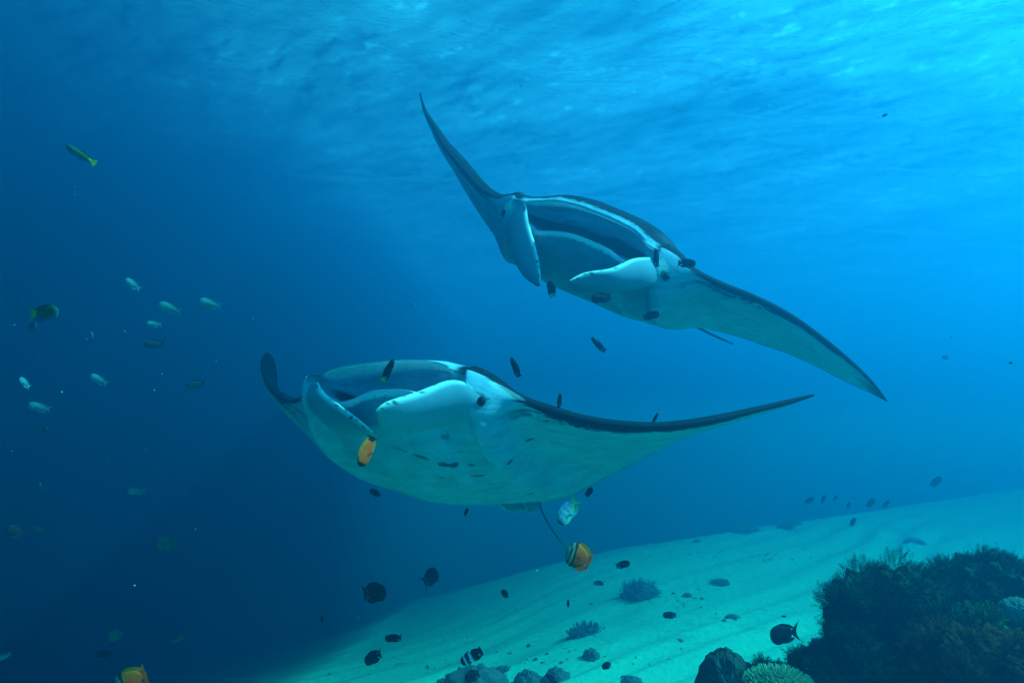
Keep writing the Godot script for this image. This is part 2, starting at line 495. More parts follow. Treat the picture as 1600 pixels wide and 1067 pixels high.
func manta_skin(grid: Array, heads: Vector2, splats: Array, base: Vector3, lip_reach: float, patch: float, palate: Color, seed_: int) -> ImageTexture:
	var w := 900
	var h := 760
	var im := Image.create(w, h, false, Image.FORMAT_RGB8)
	var nz := FastNoiseLite.new()
	nz.seed = seed_
	nz.frequency = 0.02
	nz.fractal_octaves = 4
	var rows: int = grid[0].size() - 1
	var v_top := float(TOP_ROWS) / rows
	var v_low := float(TOP_ROWS + MOUTH_ROWS) / rows
	for y in h:
		var v := (y + 0.5) / h
		for x in w:
			var u := (x + 0.5) / w
			var n := nz.get_noise_2d(x, y * 1.3)
			var n2 := nz.get_noise_2d(x * 5.0 + 400.0, y * 5.0)
			var head := smoothstep(heads.x - 0.012, heads.x + 0.008, u) * (1.0 - smoothstep(heads.y - 0.008, heads.y + 0.012, u))
			var c: Color
			if v < v_top:
				var k := pow(1.0 - v / v_top, 1.7)
				c = DARK_SKIN * (1.0 + 0.8 * n + 0.6 * n2)
				# the pale line along the upper lip
				var lip := head * (1.0 - smoothstep(lip_reach * 0.3, lip_reach * 1.2, k + 0.5 * lip_reach * n2 + 0.3 * lip_reach * n))
				c = c.lerp(WHITE_SKIN * (1.25 + 0.5 * n2), clampf(lip, 0.0, 1.0))
				var side: float = minf(absf(u - heads.x), absf(u - heads.y))
				var shoulder := (1.0 - smoothstep(0.03, 0.045, side + 0.02 * n)) * smoothstep(0.05, 0.08, k + 0.03 * n) * (1.0 - smoothstep(0.16, 0.24, k + 0.06 * n))
				c = c.lerp(WHITE_SKIN * 0.6, shoulder * patch)
			elif v < v_low:
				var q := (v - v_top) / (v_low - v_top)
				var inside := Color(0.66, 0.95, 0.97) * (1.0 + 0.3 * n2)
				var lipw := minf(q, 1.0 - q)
				var gum := palate * (1.0 + 0.35 * n + 0.15 * n2)  # light and shade of each mouth mixed into its palate colour
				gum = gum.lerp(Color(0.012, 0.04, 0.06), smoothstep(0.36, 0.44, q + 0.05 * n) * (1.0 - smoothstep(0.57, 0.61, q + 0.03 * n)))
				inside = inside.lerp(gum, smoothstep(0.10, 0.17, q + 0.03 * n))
				inside = inside.lerp(Color(0.9, 1.0, 1.0), smoothstep(0.63, 0.67, q + 0.02 * n))  # lower jaw rim painted bright, as if catching light from above
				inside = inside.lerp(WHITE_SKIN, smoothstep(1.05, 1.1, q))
				var cheek := smoothstep(heads.x - 0.16, heads.x - 0.04, u) * (1.0 - smoothstep(heads.y + 0.04, heads.y + 0.20, u))
				var line: float = lerp(1.12, 0.0, cheek)
				inside = inside.lerp(Color(0.95, 1.0, 1.0), smoothstep(0.86, 0.9, q + 0.02 * n2))
				var edge := DARK_SKIN.lerp(WHITE_SKIN, smoothstep(line - 0.1, line + 0.1, q + 0.2 * n))
				c = edge.lerp(inside, head)
			else:
				var k := pow((v - v_low) / (1.0 - v_low), 1.7)
				c = WHITE_SKIN * (0.95 + 0.18 * n + 0.12 * n2 + 0.18 * nz.get_noise_2d(x * 0.7 + 900.0, y * 4.0 + 0.15 * x))
				c = c.lerp(Color(0.9, 1.0, 1.0), head * (1.0 - smoothstep(0.0015, 0.005, k + 0.002 * n2)))  # the same rim highlight carried onto the front of the chin
				var tip := minf(u, 1.0 - u)
				var cheeks := smoothstep(heads.x - 0.16, heads.x - 0.04, u) * (1.0 - smoothstep(heads.y + 0.04, heads.y + 0.20, u))
				var dark := (1.0 - cheeks) * (1.0 - smoothstep(0.004, 0.022, k + 0.026 * n + 0.022 * n2 + 0.002))
				dark = maxf(dark, smoothstep(0.94, 1.0, k + 0.05 * n) * 0.55)
				dark = maxf(dark, 1.0 - smoothstep(0.02, 0.07, tip + 0.03 * n))
				c = c.lerp(DARK_SKIN * 1.4, clampf(dark, 0.0, 1.0))
			im.set_pixel(x, y, Color(clampf(c.r, 0, 1), clampf(c.g, 0, 1), clampf(c.b, 0, 1)).linear_to_srgb())
	for s in splats:
		var hit := nearest_on(grid, base, s[0], s[1], int(s[6]))
		var i := clampi(hit.x, 1, grid.size() - 2)
		var j := clampi(hit.y, 1, rows - 1)
		var du: Vector3 = (grid[i + 1][j] - grid[i - 1][j]) * 0.5 * (grid.size() - 1) / w
		var dv: Vector3 = (grid[i][j + 1] - grid[i][j - 1]) * 0.5 * rows / h
		var long: Vector3 = (at(s[0] + cos(s[5]) * 10.0, s[1] + sin(s[5]) * 10.0, 4.0) - at(s[0], s[1], 4.0)).normalized()
		var cx := int(float(i) / (grid.size() - 1) * w)
		var cy := int(float(j) / rows * h)
		var rx := mini(int(s[2] * 1.8 / maxf(du.length(), 0.0004)) + 2, 120)
		var ry := mini(int(s[2] * 1.8 / maxf(dv.length(), 0.0004)) + 2, 120)
		for y in range(maxi(cy - ry, 0), mini(cy + ry, h)):
			for x in range(maxi(cx - rx, 0), mini(cx + rx, w)):
				var d := du * (x - cx) + dv * (y - cy)
				var a := d.dot(long)
				var b: float = (d - long * a).length() / s[3]
				var far: float = sqrt(a * a + b * b) / s[2] + 0.35 * nz.get_noise_2d(x * 6.0, y * 6.0)
				var k := (1.0 - smoothstep(0.75, 1.0, far)) * float(s[7])
				if k > 0.0:
					im.set_pixel(x, y, im.get_pixel(x, y).lerp((s[4] as Color).linear_to_srgb(), k))
	im.generate_mipmaps()
	return ImageTexture.create_from_image(im)


func fin_mesh(upper: Array, lower: Array, thick: float, bow: float, outer: Color, inner: Color) -> ArrayMesh:
	# a paddle between two edge curves
	var g := []
	var cols := []
	var n_long := 30
	var n_round := 26
	for i in n_long + 1:
		var t := float(i) / n_long
		var a: Vector3 = spline(upper, t * (upper.size() - 1))
		var b: Vector3 = spline(lower, t * (lower.size() - 1))
		var t0 := maxf(t - 0.05, 0.0)
		var t1 := minf(t + 0.05, 1.0)
		var ahead: Vector3 = spline(upper, t1 * (upper.size() - 1)) + spline(lower, t1 * (lower.size() - 1)) - spline(upper, t0 * (upper.size() - 1)) - spline(lower, t0 * (lower.size() - 1))
		var n := ahead.cross(a - b).normalized()
		if n.z < 0.0:
			n = -n
		var row := PackedVector3Array()
		var crow := []
		var th := thick * (1.0 - 0.5 * t) * sqrt(maxf(1.0 - pow(t, 8.0), 0.02)) * (0.25 + 0.75 * smoothstep(0.0, 0.2, t))
		for j in n_round + 1:
			var ang := TAU * j / n_round
			var c := cos(ang)
			var s := sin(ang)
			row.append((a + b) * 0.5 + (a - b) * 0.5 * c + n * (th * signf(s) * pow(absf(s), 0.6) + bow * (1.0 - c * c) * sin(PI * (0.25 + 0.75 * t))))
			var edge := smoothstep(0.80, 0.95, c)
			var mott := fine.get_noise_2d(i * 9.0, j * 7.0)
			var col := outer if s > 0.0 else inner
			col = col * (1.0 + 0.10 * mott)
			col = col.lerp(Color(0.5, 0.85, 0.8), edge)
			if edge > 0.3 and mott > 0.34:
				col = DARK_SKIN * 3.0
			crow.append(col)
		g.append(row)
		cols.append(crow)
	# close both ends
	for e in [0, n_long]:
		var mid := Vector3.ZERO
		for j in n_round:
			mid += g[e][j] / n_round
		var row := PackedVector3Array()
		for j in n_round + 1:
			row.append(mid)
		if e == 0:
			g.push_front(row)
			cols.push_front(cols[0])
			n_long += 1
		else:
			g.append(row)
			cols.append(cols[-1])
	return sheet(g, cols)


func tube(path: Array, r0: float, r1: float, sides := 8, steps := 6) -> ArrayMesh:
	var g := []
	var n := (path.size() - 1) * steps
	for i in n + 1:
		var t := float(i) / steps
		var p: Vector3 = spline(path, t)
		var q: Vector3 = spline(path, minf(t + 0.1, path.size() - 1.0)) - spline(path, maxf(t - 0.1, 0.0))
		var x := q.cross(Vector3(0.31, 0.2, 0.93)).normalized()
		var y := q.cross(x).normalized()
		var r: float = lerp(r0, r1, pow(float(i) / n, 0.6))
		var row := PackedVector3Array()
		for j in sides + 1:
			var a := TAU * j / sides
			row.append(p + (x * cos(a) + y * sin(a)) * r)
		g.append(row)
	return sheet(g)


func vertex_mat(rough := 0.7, spec := 0.35) -> StandardMaterial3D:
	var m := plain(Color.WHITE, rough, spec)
	m.vertex_color_use_as_albedo = true
	return m


func make_manta(where: Vector3, ribs: Array, fins: Array, tail: Array, pelvic: Array, heads: Vector2, eyes: Array, splats: Array, lip_reach: float, patch: float, palate: Color, tail_skin: Color, tail_size: float, seed_: int, label: String) -> void:
	var root := thing("manta_ray", where, label, "manta ray", "manta rays gliding over the sand")
	var grid := manta_grid(ribs, 7)
	var m := StandardMaterial3D.new()
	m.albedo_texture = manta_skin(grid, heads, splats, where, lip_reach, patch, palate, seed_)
	m.roughness = 0.8
	m.metallic_specular = 0.2
	var soft := NoiseTexture2D.new()
	soft.width = 512
	soft.height = 512
	soft.as_normal_map = true
	soft.bump_strength = 3.0
	var fn := FastNoiseLite.new()
	fn.seed = seed_
	fn.frequency = 0.03
	fn.fractal_octaves = 4
	soft.noise = fn
	m.normal_enabled = true
	m.normal_texture = soft
	m.normal_scale = 0.45
	put("body", sheet(grid), m, root)
	for f in fins:
		put("cephalic_fin", fin_mesh(f[0], f[1], 0.020, 0.022, WHITE_SKIN * 0.72, WHITE_SKIN * 0.7), vertex_mat(), root)
	for f in pelvic:
		put("pelvic_fin", fin_mesh(f[0], f[1], 0.015, 0.02, WHITE_SKIN * 0.85, WHITE_SKIN * 0.6), vertex_mat(), root)
	put("tail", tube(tail, tail_size, tail_size * 0.4), plain(tail_skin.linear_to_srgb(), 0.8, 0.1), root)
	for e in eyes:
		var hit := nearest_on(grid, where, e.x, e.y)
		var p: Vector3 = grid[hit.x][hit.y]
		var s := SphereMesh.new()
		s.radius = 0.024
		s.height = 0.048
		s.radial_segments = 24
		s.rings = 12
		var o := put("eye", s, plain(lin(0.005, 0.008, 0.012), 0.6, 0.2), root)
		o.position = p - (p + where).normalized() * -0.010

# kinds of fish: [height, width, fork of the tail, height of the back fin, fullness towards the head]
const FISH := {
	"damselfish": [0.44, 0.17, 0.45, 0.10, 0.75],
	"wrasse": [0.24, 0.13, 0.12, 0.07, 0.80],
	"chromis": [0.42, 0.16, 0.75, 0.10, 0.78],
	"butterflyfish": [0.74, 0.15, 0.10, 0.14, 0.85],
	"surgeonfish": [0.66, 0.15, 1.05, 0.09, 0.80],
	"triggerfish": [0.66, 0.17, 0.30, 0.14, 0.85],
	"clownfish": [0.46, 0.20, 0.10, 0.12, 0.72],
	"sergeant_fish": [0.52, 0.16, 0.85, 0.15, 0.78],
}
var fish_made := {}


func fish_colour(kind: String, coat: String, t: float, y: float) -> Color:
	# t from nose (0) to tail (1), y from belly (-1) to back (1)
	var speck := 1.0 + 0.25 * fine.get_noise_2d(t * 300.0, y * 90.0)
	match coat:
		"dark":
			return Color(0.010, 0.020, 0.028) * speck
		"blue_grey":
			return Color(0.02, 0.06, 0.11) * speck
		"yellow_tail":
			return (Color(0.010, 0.020, 0.026) if t < 0.92 else Color(0.75, 0.40, 0.01)) * speck
		"green_yellow":
			return (Color(0.02, 0.075, 0.035) if t < 0.9 else Color(0.35, 0.28, 0.02)).lerp(Color(0.02, 0.10, 0.22), smoothstep(-0.3, -0.8, y)) * speck
		"silver":
			return Color(0.06, 0.27, 0.28).lerp(Color(0.02, 0.10, 0.12), smoothstep(0.1, 0.9, y) * 0.6 + smoothstep(0.35, 1.0, t) * 0.4) * speck
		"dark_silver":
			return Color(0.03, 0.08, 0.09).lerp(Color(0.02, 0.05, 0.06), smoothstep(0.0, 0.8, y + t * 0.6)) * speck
		"grey_banded":
			return Color(0.05, 0.14, 0.12).lerp(Color(0.02, 0.05, 0.06), smoothstep(-0.2, 0.3, sin(t * 16.0)) * 0.3 + smoothstep(0.7, 0.9, t) * 0.3) * speck
		"clown":
			var c := Color(0.012, 0.016, 0.02)
			if y < 0.0 and t < 0.72 and t > 0.22:
				c = Color(1.0, 0.05, 0.0)
			if absf(t - 0.24) < 0.055 or absf(t - 0.55) < 0.06:
				c = Color(0.5, 0.75, 0.85)
			return c * speck
		"butterfly":
			var c := Color(1.0, 0.075, 0.0).lerp(Color(0.95, 0.15, 0.0), smoothstep(0.35, 0.9, y))
			c = Color(0.85, 0.22, 0.05).lerp(c, smoothstep(0.36, 0.5, t + 0.12 * y * y))
			if t < 0.30:
				c = Color(0.14, 0.22, 0.16)
			var bend := 0.05 * y
			if absf(t - 0.36 + bend) < 0.055 or absf(t - 0.17 + bend) < 0.035:
				c = Color(0.05, 0.022, 0.006)
			return c * speck
		"orange":
			var c := Color(1.0, 0.085, 0.0).lerp(Color(0.95, 0.11, 0.0), y)
			if t < 0.16 or t > 0.97:
				c = Color(0.03, 0.015, 0.006)
			if absf(y) > 0.93:
				c = Color(1.0, 0.16, 0.0)
			return c * speck
		"sergeant":
			var c := Color(0.05, 0.28, 0.62).lerp(Color(0.18, 0.55, 0.52), smoothstep(0.4, -0.7, y))
			if sin(t * 26.0 + y * 1.2) > 0.45:
				c = Color(0.40, 0.50, 0.08)
			if t < 0.12:
				c = Color(0.03, 0.08, 0.12)
			return c * speck
	return Color(0.02, 0.03, 0.04)


func fish_half(kind: String, t: float) -> float:
	var f: Array = FISH[kind]
	return f[0] * 0.5 * (pow(maxf(sin(PI * pow(t, f[4] * 0.85)), 0.0), 0.75) * 0.92 + 0.19 * smoothstep(0.55, 1.0, t) + 0.02)


func fish_parts(kind: String, coat: String) -> Array:
	var key := kind + coat
	if fish_made.has(key):
		return fish_made[key]
	var f: Array = FISH[kind]
	var parts := []
	var g := []
	var cols := []
	var rings := 22
	var round_ := 16
	for i in rings + 1:
		var t := float(i) / rings
		var hh := fish_half(kind, t)
		var ww: float = f[1] * 0.5 * (pow(maxf(sin(PI * pow(t, 0.55)), 0.0), 0.8) + 0.10)
		if i == 0 or i == rings:
			hh *= 0.25
			ww *= 0.25
		var row := PackedVector3Array()
		var crow := []
		for j in round_ + 1:
			var a := TAU * j / round_
			row.append(Vector3(0.5 - 0.78 * t, hh * sin(a) - 0.02 * sin(PI * t), ww * cos(a) * (1.0 - 0.25 * absf(sin(a)))))
			crow.append(fish_colour(kind, coat, t, sin(a)))
		g.append(row)
		cols.append(crow)
	var m := vertex_mat(0.7, 0.22)
	parts.append(["body", sheet(g, cols), m])
	# tail fin, thin and forked
	g = []
	cols = []
	for i in 7:
		var s := i / 6.0
		var row := PackedVector3Array()
		var crow := []
		for j in 9:
			var y := j / 4.0 - 1.0
			var reach: float = 0.16 + 0.17 * f[2] * absf(y) * absf(y)
			var spread: float = lerp(fish_half(kind, 1.0) * 0.9, f[0] * (0.42 if f[2] < 0.9 else 0.5) + 0.03, pow(s, 0.8))
			row.append(Vector3(-0.26 - s * reach * (1.0 if f[2] > 0.2 else 1.0 - 0.25 * absf(y)), y * spread, 0.006 * sin(j * 2.0) * s))
			crow.append(fish_colour(kind, coat, 1.0, y * 0.2))
		g.append(row)
		cols.append(crow)
	parts.append(["tail_fin", sheet(g, cols), m])
	for side in [1.0, -1.0]:
		g = []
		cols = []
		var from := 0.22 if side > 0.0 else 0.52
		for i in 13:
			var s := i / 12.0
			var t: float = lerp(from, 0.92, s)
			var y := fish_half(kind, t) * 0.94
			var fin: float = f[3] * (0.55 + 0.45 * s) * pow(sin(PI * clampf(s * 0.94 + 0.04, 0.0, 1.0)), 0.5)
			var row := PackedVector3Array()
			var crow := []
			for j in 4:
				row.append(Vector3(0.5 - 0.78 * t - 0.10 * j / 3.0 * (0.4 + s), side * (y + fin * j / 3.0) - 0.02, 0.004 * sin(i * 3.0)))
				crow.append(fish_colour(kind, coat, t, side * 0.95))
			g.append(row)
			cols.append(crow)
		parts.append(["back_fin" if side > 0.0 else "belly_fin", sheet(g, cols), m])
	for side in [1.0, -1.0]:
		g = []
		cols = []
		for i in 6:
			var s := i / 5.0
			var row := PackedVector3Array()
			var crow := []
			for j in 5:
				var y := j / 2.0 - 1.0
				row.append(Vector3(0.18 - 0.16 * s, -0.04 + y * 0.06 * (0.35 + s) - 0.03 * s, side * (f[1] * 0.46 + 0.06 * s)))
				crow.append(fish_colour(kind, coat, 0.6, -0.2) * 1.2)
			g.append(row)
			cols.append(crow)
		parts.append(["side_fin", sheet(g, cols), m])
		var e := SphereMesh.new()
		e.radius = 0.024
		e.height = 0.048
		e.radial_segments = 10
		e.rings = 6
		parts.append(["eye", e, plain(Color(0.02, 0.02, 0.03), 0.2, 0.6), Vector3(0.385, 0.035, side * f[1] * 0.33)])
	fish_made[key] = parts
	return parts


func fish(kind: String, coat: String, px: float, py: float, long: float, angle: float, turn: float, depth: float, label: String, group: String, roll := 0.0) -> void:
	var where := at(px, py, depth)
	var called: String = kind
	var o := thing(called, where, label, "fish", group)
	for p in fish_parts(kind, coat):
		var c := put(p[0], p[1], p[2], o)
		if p.size() > 3:
			c.position = p[3]
	var a := deg_to_rad(angle)
	var y := deg_to_rad(turn)
	var head := Vector3(cos(a) * cos(y), sin(a) * cos(y), sin(y)).normalized()
	var up := Vector3.UP if absf(head.y) < 0.8 else Vector3(-signf(head.y) * (1.0 if head.x >= 0.0 else -1.0), 0.2, 0.0)
	var side := head.cross(up).normalized()
	up = side.cross(head).normalized().rotated(head, deg_to_rad(roll))
	side = head.cross(up).normalized()
	var size := long / 1025.0 * depth / maxf(cos(y), 0.45)
	o.transform = Transform3D(Basis(head, up, side) * size, where)


func make_fish() -> void:
	var g := "small fish round the manta rays"
	fish("wrasse", "yellow_tail", 605, 580, 42, 62, 10, 2.75, "slim dark fish with a yellow tail before the lower manta's upper lip", g)
	fish("damselfish", "yellow_tail", 862, 452, 27, 103, 20, 3.7, "dark fish with a yellow tail, head up, below the upper manta's hanging head fin", g)
	fish("damselfish", "dark", 940, 465, 33, 189, 10, 3.9, "dark fish swimming left across the upper manta's chin", g)
	fish("damselfish", "dark", 1017, 493, 25, 12, 25, 4.4, "dark fish facing right just under the upper manta's belly", g)
	fish("wrasse", "dark", 936, 539, 34, 136, 15, 4.0, "slim dark fish slanting through open water midway between the two mantas", g)
	fish("wrasse", "dark", 806, 575, 36, 112, 15, 3.6, "slim dark fish hanging steeply above the lower manta's head", g)
	fish("wrasse", "dark", 874, 627, 25, 84, 10, 3.0, "thin upright dark fish over the lower manta's shoulder", g)
	fish("wrasse", "dark", 1024, 653, 18, 62, 10, 2.95, "tiny dark fish on the front edge of the lower manta's long wing", g)
	fish("damselfish", "dark", 1073, 411, 28, -4, 15, 4.1, "dark fish beside the upper manta's eye at the root of its wing", g)
	fish("wrasse", "dark", 1026, 404, 31, 95, 10, 4.0, "thin upright dark fish in front of the upper manta's cheek", g)
	fish("damselfish", "dark", 586, 770, 19, 145, 20, 4.2, "small dark fish under the left edge of the lower manta", g)
	fish("damselfish", "dark", 728, 800, 14, 60, 40, 4.4, "tiny dark fish straight below the middle of the lower manta", g)
	fish("damselfish", "dark", 920, 769, 18, 55, 40, 4.3, "small dark fish above the blue striped fish near the lower manta's tail", g)
	g = "bright fish near the lower manta"
	fish("sergeant_fish", "sergeant", 888, 799, 47, 232, 15, 3.0, "pale blue fish with yellow stripes and long tail tips", g)
	fish("butterflyfish", "butterfly", 906, 870, 50, 150, 20, 2.6, "orange fish with dark head bands at the tip of the manta's tail", g)
	fish("butterflyfish", "orange", 573, 703, 54, 250, 12, 2.5, "orange fish seen nearly edge on at the tip of the lower manta's head fin", g, -72)
	fish("butterflyfish", "butterfly", 205, 1062, 48, 200, 20, 2.4, "orange fish cut off by the bottom of the picture on the left", g)
	fish("clownfish", "clown", 738, 1025, 40, 207, 10, 3.4, "black and orange fish with two white bands and a yellow tail", g)
	g = "dark reef fish over the sand"
	fish("triggerfish", "dark", 584, 926, 42, 12, 20, 3.6, "biggest round black fish, in dark water below the lower manta", g)
	fish("surgeonfish", "blue_grey", 672, 902, 34, 45, 25, 4.8, "blue-grey oval fish rising to the right below the lower manta", g)
	fish("damselfish", "dark", 789, 928, 18, 112, 30, 4.2, "small dark fish hanging head up above the black and orange fish", g)
	fish("wrasse", "dark", 888, 943, 15, 92, 25, 4.4, "tiny upright dark fish above the branching coral clump", g)
	fish("damselfish", "dark", 973, 882, 23, 20, 20, 4.5, "dark fish to the right of the banded orange fish over bare sand", g)
	fish("damselfish", "dark", 503, 969, 14, 80, 45, 4.2, "lone tiny dark fish low in the dark water left of the round black fish", g)
	fish("damselfish", "dark", 615, 997, 27, 178, 10, 3.8, "small dark oval fish facing left, upper of two at the sand's edge", g)
	fish("triggerfish", "dark", 583, 1027, 25, 195, 35, 3.8, "small dark rounded fish, lower of two at the sand's edge", g)
	fish("triggerfish", "dark", 948, 1040, 16, 185, 20, 4.6, "small black fish right of the low boulder corals at the bottom", g)
	fish("damselfish", "dark", 1047, 961, 23, 176, 10, 4.8, "dark fish facing left alone over the brightest sand", g)
	fish("surgeonfish", "dark", 1226, 990, 48, 186, 8, 3.6, "dark round fish with a crescent tail beside the weedy reef", g)
	fish("damselfish", "dark", 1160, 1040, 28, 8, 12, 3.7, "black fish in front of the smooth reef boulder", g)
	fish("triggerfish", "dark", 738, 1056, 24, 190, 25, 5.2, "dark fish in front of the wide low coral at the bottom edge", g)
	fish("wrasse", "dark", 862, 1061, 26, 132, 15, 4.4, "slim black fish slanting past the bottom edge by the boulder corals", g)
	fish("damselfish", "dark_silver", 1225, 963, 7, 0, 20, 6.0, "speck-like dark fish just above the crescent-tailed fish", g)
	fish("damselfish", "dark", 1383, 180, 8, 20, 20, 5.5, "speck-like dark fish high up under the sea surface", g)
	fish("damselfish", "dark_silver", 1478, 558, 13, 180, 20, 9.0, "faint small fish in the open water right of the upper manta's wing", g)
	g = "distant fish over the top of the sand bank"
	var far := [
		[1265, 782, 15, 40, "leftmost fish of the faint row over the crest of the sand bank"], [1287, 780, 14, 80, "second fish from the left in the faint row over the crest"],
		[1306, 778, 9, 70, "smallest fish of the faint row over the crest, third from left"], [1327, 790, 12, 95, "fourth fish from the left in the faint row over the crest"],
		[1361, 786, 17, 60, "largest slanting fish of the faint row over the crest, second from right"], [1385, 788, 15, 65, "rightmost fish of the faint row over the crest of the sand bank"],
		[1333, 816, 16, 78, "faint slim fish below the row over the crest"], [1463, 753, 20, 55, "faint fish on the skyline of the sand bank at the right"],
		[935, 911, 16, 5, "faint flat fish low over the sand right of the banded orange fish"],
	]
	for f in far:
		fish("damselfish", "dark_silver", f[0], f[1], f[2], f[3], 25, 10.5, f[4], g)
	g = "fish in the dark water on the left"
	fish("wrasse", "green_yellow", 128, 243, 48, 147, 20, 2.9, "green fish with a blue belly, highest fish on the left", g)
	fish("damselfish", "green_yellow", 67, 489, 54, 4, 12, 2.6, "dark green fish with a bright yellow tail near the left edge", g)
	fish("damselfish", "dark_silver", 49, 510, 22, 10, 30, 4.7, "dim fish just under the dark green yellow-tailed fish", g)
	fish("chromis", "silver", 207, 444, 24, 138, 25, 4.4, "highest of the silver fish, nose up, left of the pair", g)
	fish("chromis", "silver", 265, 481, 36, 161, 12, 3.9, "largest silver fish in the middle of the left school", g)
	fish("chromis", "silver", 328, 474, 34, 166, 15, 4.2, "silver fish furthest to the right in the left school", g)
	fish("chromis", "silver", 240, 506, 20, 176, 25, 4.9, "small dull silver fish under the largest one", g)
	fish("chromis", "dark_silver", 241, 537, 31, 186, 10, 4.5, "dark fork-tailed fish below the silver school", g)
	fish("chromis", "dark_silver", 305, 600, 29, 190, 10, 4.7, "dark fork-tailed fish alone left of the lower manta's curled wing", g)
	fish("chromis", "silver", 154, 593, 28, 150, 15, 4.2, "silver fish facing up left below the dim upright one", g)
	fish("chromis", "silver", 38, 598, 16, 100, 50, 4.4, "small pale fish turned end on near the left edge", g)
	fish("chromis", "silver", 61, 636, 32, 165, 15, 4.5, "silver fish at the left edge under the end-on pale one", g)
	fish("damselfish", "dark_silver", 68, 671, 14, 30, 20, 5.2, "tiny dim fish under the silver fish at the left edge", g)
	fish("wrasse", "silver", 143, 527, 16, 85, 25, 5.7, "dim upright pale fish between the dark green fish and the school", g)
	fish("chromis", "silver", 213, 767, 26, 178, 15, 5.1, "pale flat fish alone in the dark water at mid height", g)
	fish("wrasse", "silver", 64, 761, 16, 95, 30, 6.0, "dim upright fish low at the left edge", g)
	fish("triggerfish", "grey_banded", 260, 848, 33, 184, 12, 4.2, "grey mottled fish with a dark tail, lower left", g)
	fish("damselfish", "dark_silver", 65, 828, 23, 175, 20, 4.8, "dim dark fish, right one of two low at the left edge", g)
	fish("triggerfish", "dark", 22, 830, 20, 120, 40, 3.7, "small black fish, left one of two low at the left edge", g)
	fish("butterflyfish", "grey_banded", 180, 992, 20, 185, 30, 4.7, "small rounded banded fish near the bottom left", g)
	fish("damselfish", "dark", 162, 1021, 23, 175, 20, 3.6, "dark fish under the small banded one at the bottom left", g)
	fish("wrasse", "grey_banded", 279, 997, 27, 205, 20, 4.7, "slim grey-brown fish slanting down at the bottom left", g)
	fish("chromis", "silver", 4, 1026, 16, 200, 40, 4.2, "pale fish half outside the picture in the bottom left corner", g)


func on_sand(px: float, py: float) -> Vector3:
	var d := 3.0
	while d < 26.0:
		var p := at(px, py, d)
		if p.y < sand_height(p.x, p.z):
			return p
		d += 0.05
	return on_sand(px, py + 4.0)


func lump(radii: Vector3, rough: float, seed_: int, freq := 2.2, n := 44, below := -0.5) -> Array:
	# a knobbly dome: rows of points from the top down
	var nz := FastNoiseLite.new()
	nz.seed = seed_
	nz.frequency = 1.0
	nz.fractal_octaves = 4
	var g := []
	for i in n / 2 + 1:
		var th: float = lerp(0.0, acos(below), float(i) / (n / 2))
		var row := PackedVector3Array()
		for j in n + 1:
			var ph := TAU * j / n
			var d := Vector3(sin(th) * cos(ph), cos(th), sin(th) * sin(ph))
			var k := 1.0 + rough * nz.get_noise_3dv(d * freq) + rough * 0.5 * absf(nz.get_noise_3dv(d * freq * 3.0 + Vector3.ONE * 9.0))
			row.append(d * radii * k)
		g.append(row)
	return g


func mottled(a: Color, b: Color, seed_: int, scale: float) -> StandardMaterial3D:
	var m := StandardMaterial3D.new()
	m.roughness = 0.95
	m.metallic_specular = 0.15
	var nz := NoiseTexture2D.new()
	nz.width = 256
	nz.height = 256
	nz.seamless = true
	var fn := FastNoiseLite.new()
	fn.seed = seed_
	fn.frequency = 0.04
	fn.fractal_octaves = 5
	nz.noise = fn
	var ramp := Gradient.new()
	ramp.set_color(0, a.linear_to_srgb())
	ramp.set_color(1, b.linear_to_srgb())
	nz.color_ramp = ramp
	m.albedo_texture = nz
	var hz := NoiseTexture2D.new()
	hz.width = 256
	hz.height = 256
	hz.seamless = true
	hz.noise = fn
	m.heightmap_enabled = true
	m.heightmap_texture = hz
	m.heightmap_scale = 3.0
	m.uv1_triplanar = true
	m.uv1_scale = Vector3.ONE * scale
	return m


func frond_mesh() -> ArrayMesh:
	# one feathery sprig: a bent midrib with side leaflets
	var st := SurfaceTool.new()
	st.begin(Mesh.PRIMITIVE_TRIANGLES)
	for k in 9:
		var t := k / 8.0
		var c := Vector3(0.10 * sin(k * 2.0), t * 0.95, 0.22 * t * t)
		var w := 0.20 * sin(PI * (0.15 + 0.75 * t))
		for s in [-1.0, 1.0]:
			var tip := c + Vector3(s * w, 0.14, 0.05 * sin(k * 5.0 + s))
			st.add_vertex(c - Vector3(0, 0.025, 0)); st.add_vertex(tip); st.add_vertex(c + Vector3(0, 0.045, 0.01))
	for k in 4:
		var a := Vector3(0.0, k * 0.25, 0.22 * pow(k * 0.25, 2.0))
		var b := Vector3(0.0, k * 0.25 + 0.25, 0.22 * pow(k * 0.25 + 0.25, 2.0))
		var w := Vector3(0.022, 0, 0)
		st.add_vertex(a - w); st.add_vertex(b); st.add_vertex(a + w)
	st.generate_normals()
	return st.commit()


func scatter(called: String, m: Mesh, mat: Material, places: Array, parent: Node) -> MultiMeshInstance3D:
	# places: [Transform3D, Color]
	var mm := MultiMesh.new()
	mm.transform_format = MultiMesh.TRANSFORM_3D
	mm.use_colors = true
	mm.mesh = m
	mm.instance_count = places.size()
	for i in places.size():
		mm.set_instance_transform(i, places[i][0])
		mm.set_instance_color(i, places[i][1])
	var o := MultiMeshInstance3D.new()
	o.name = called
	o.multimesh = mm
	o.material_override = mat
	o.set_meta("kind", "stuff")
	parent.add_child(o, true)
	return o


func pointing(where: Vector3, dir: Vector3, size: float, spin: float) -> Transform3D:
	var y := dir.normalized()
	var x := y.cross(Vector3(0.3, 0.1, 0.95)).normalized().rotated(y, spin)
	return Transform3D(Basis(x, y, x.cross(y)) * size, where)


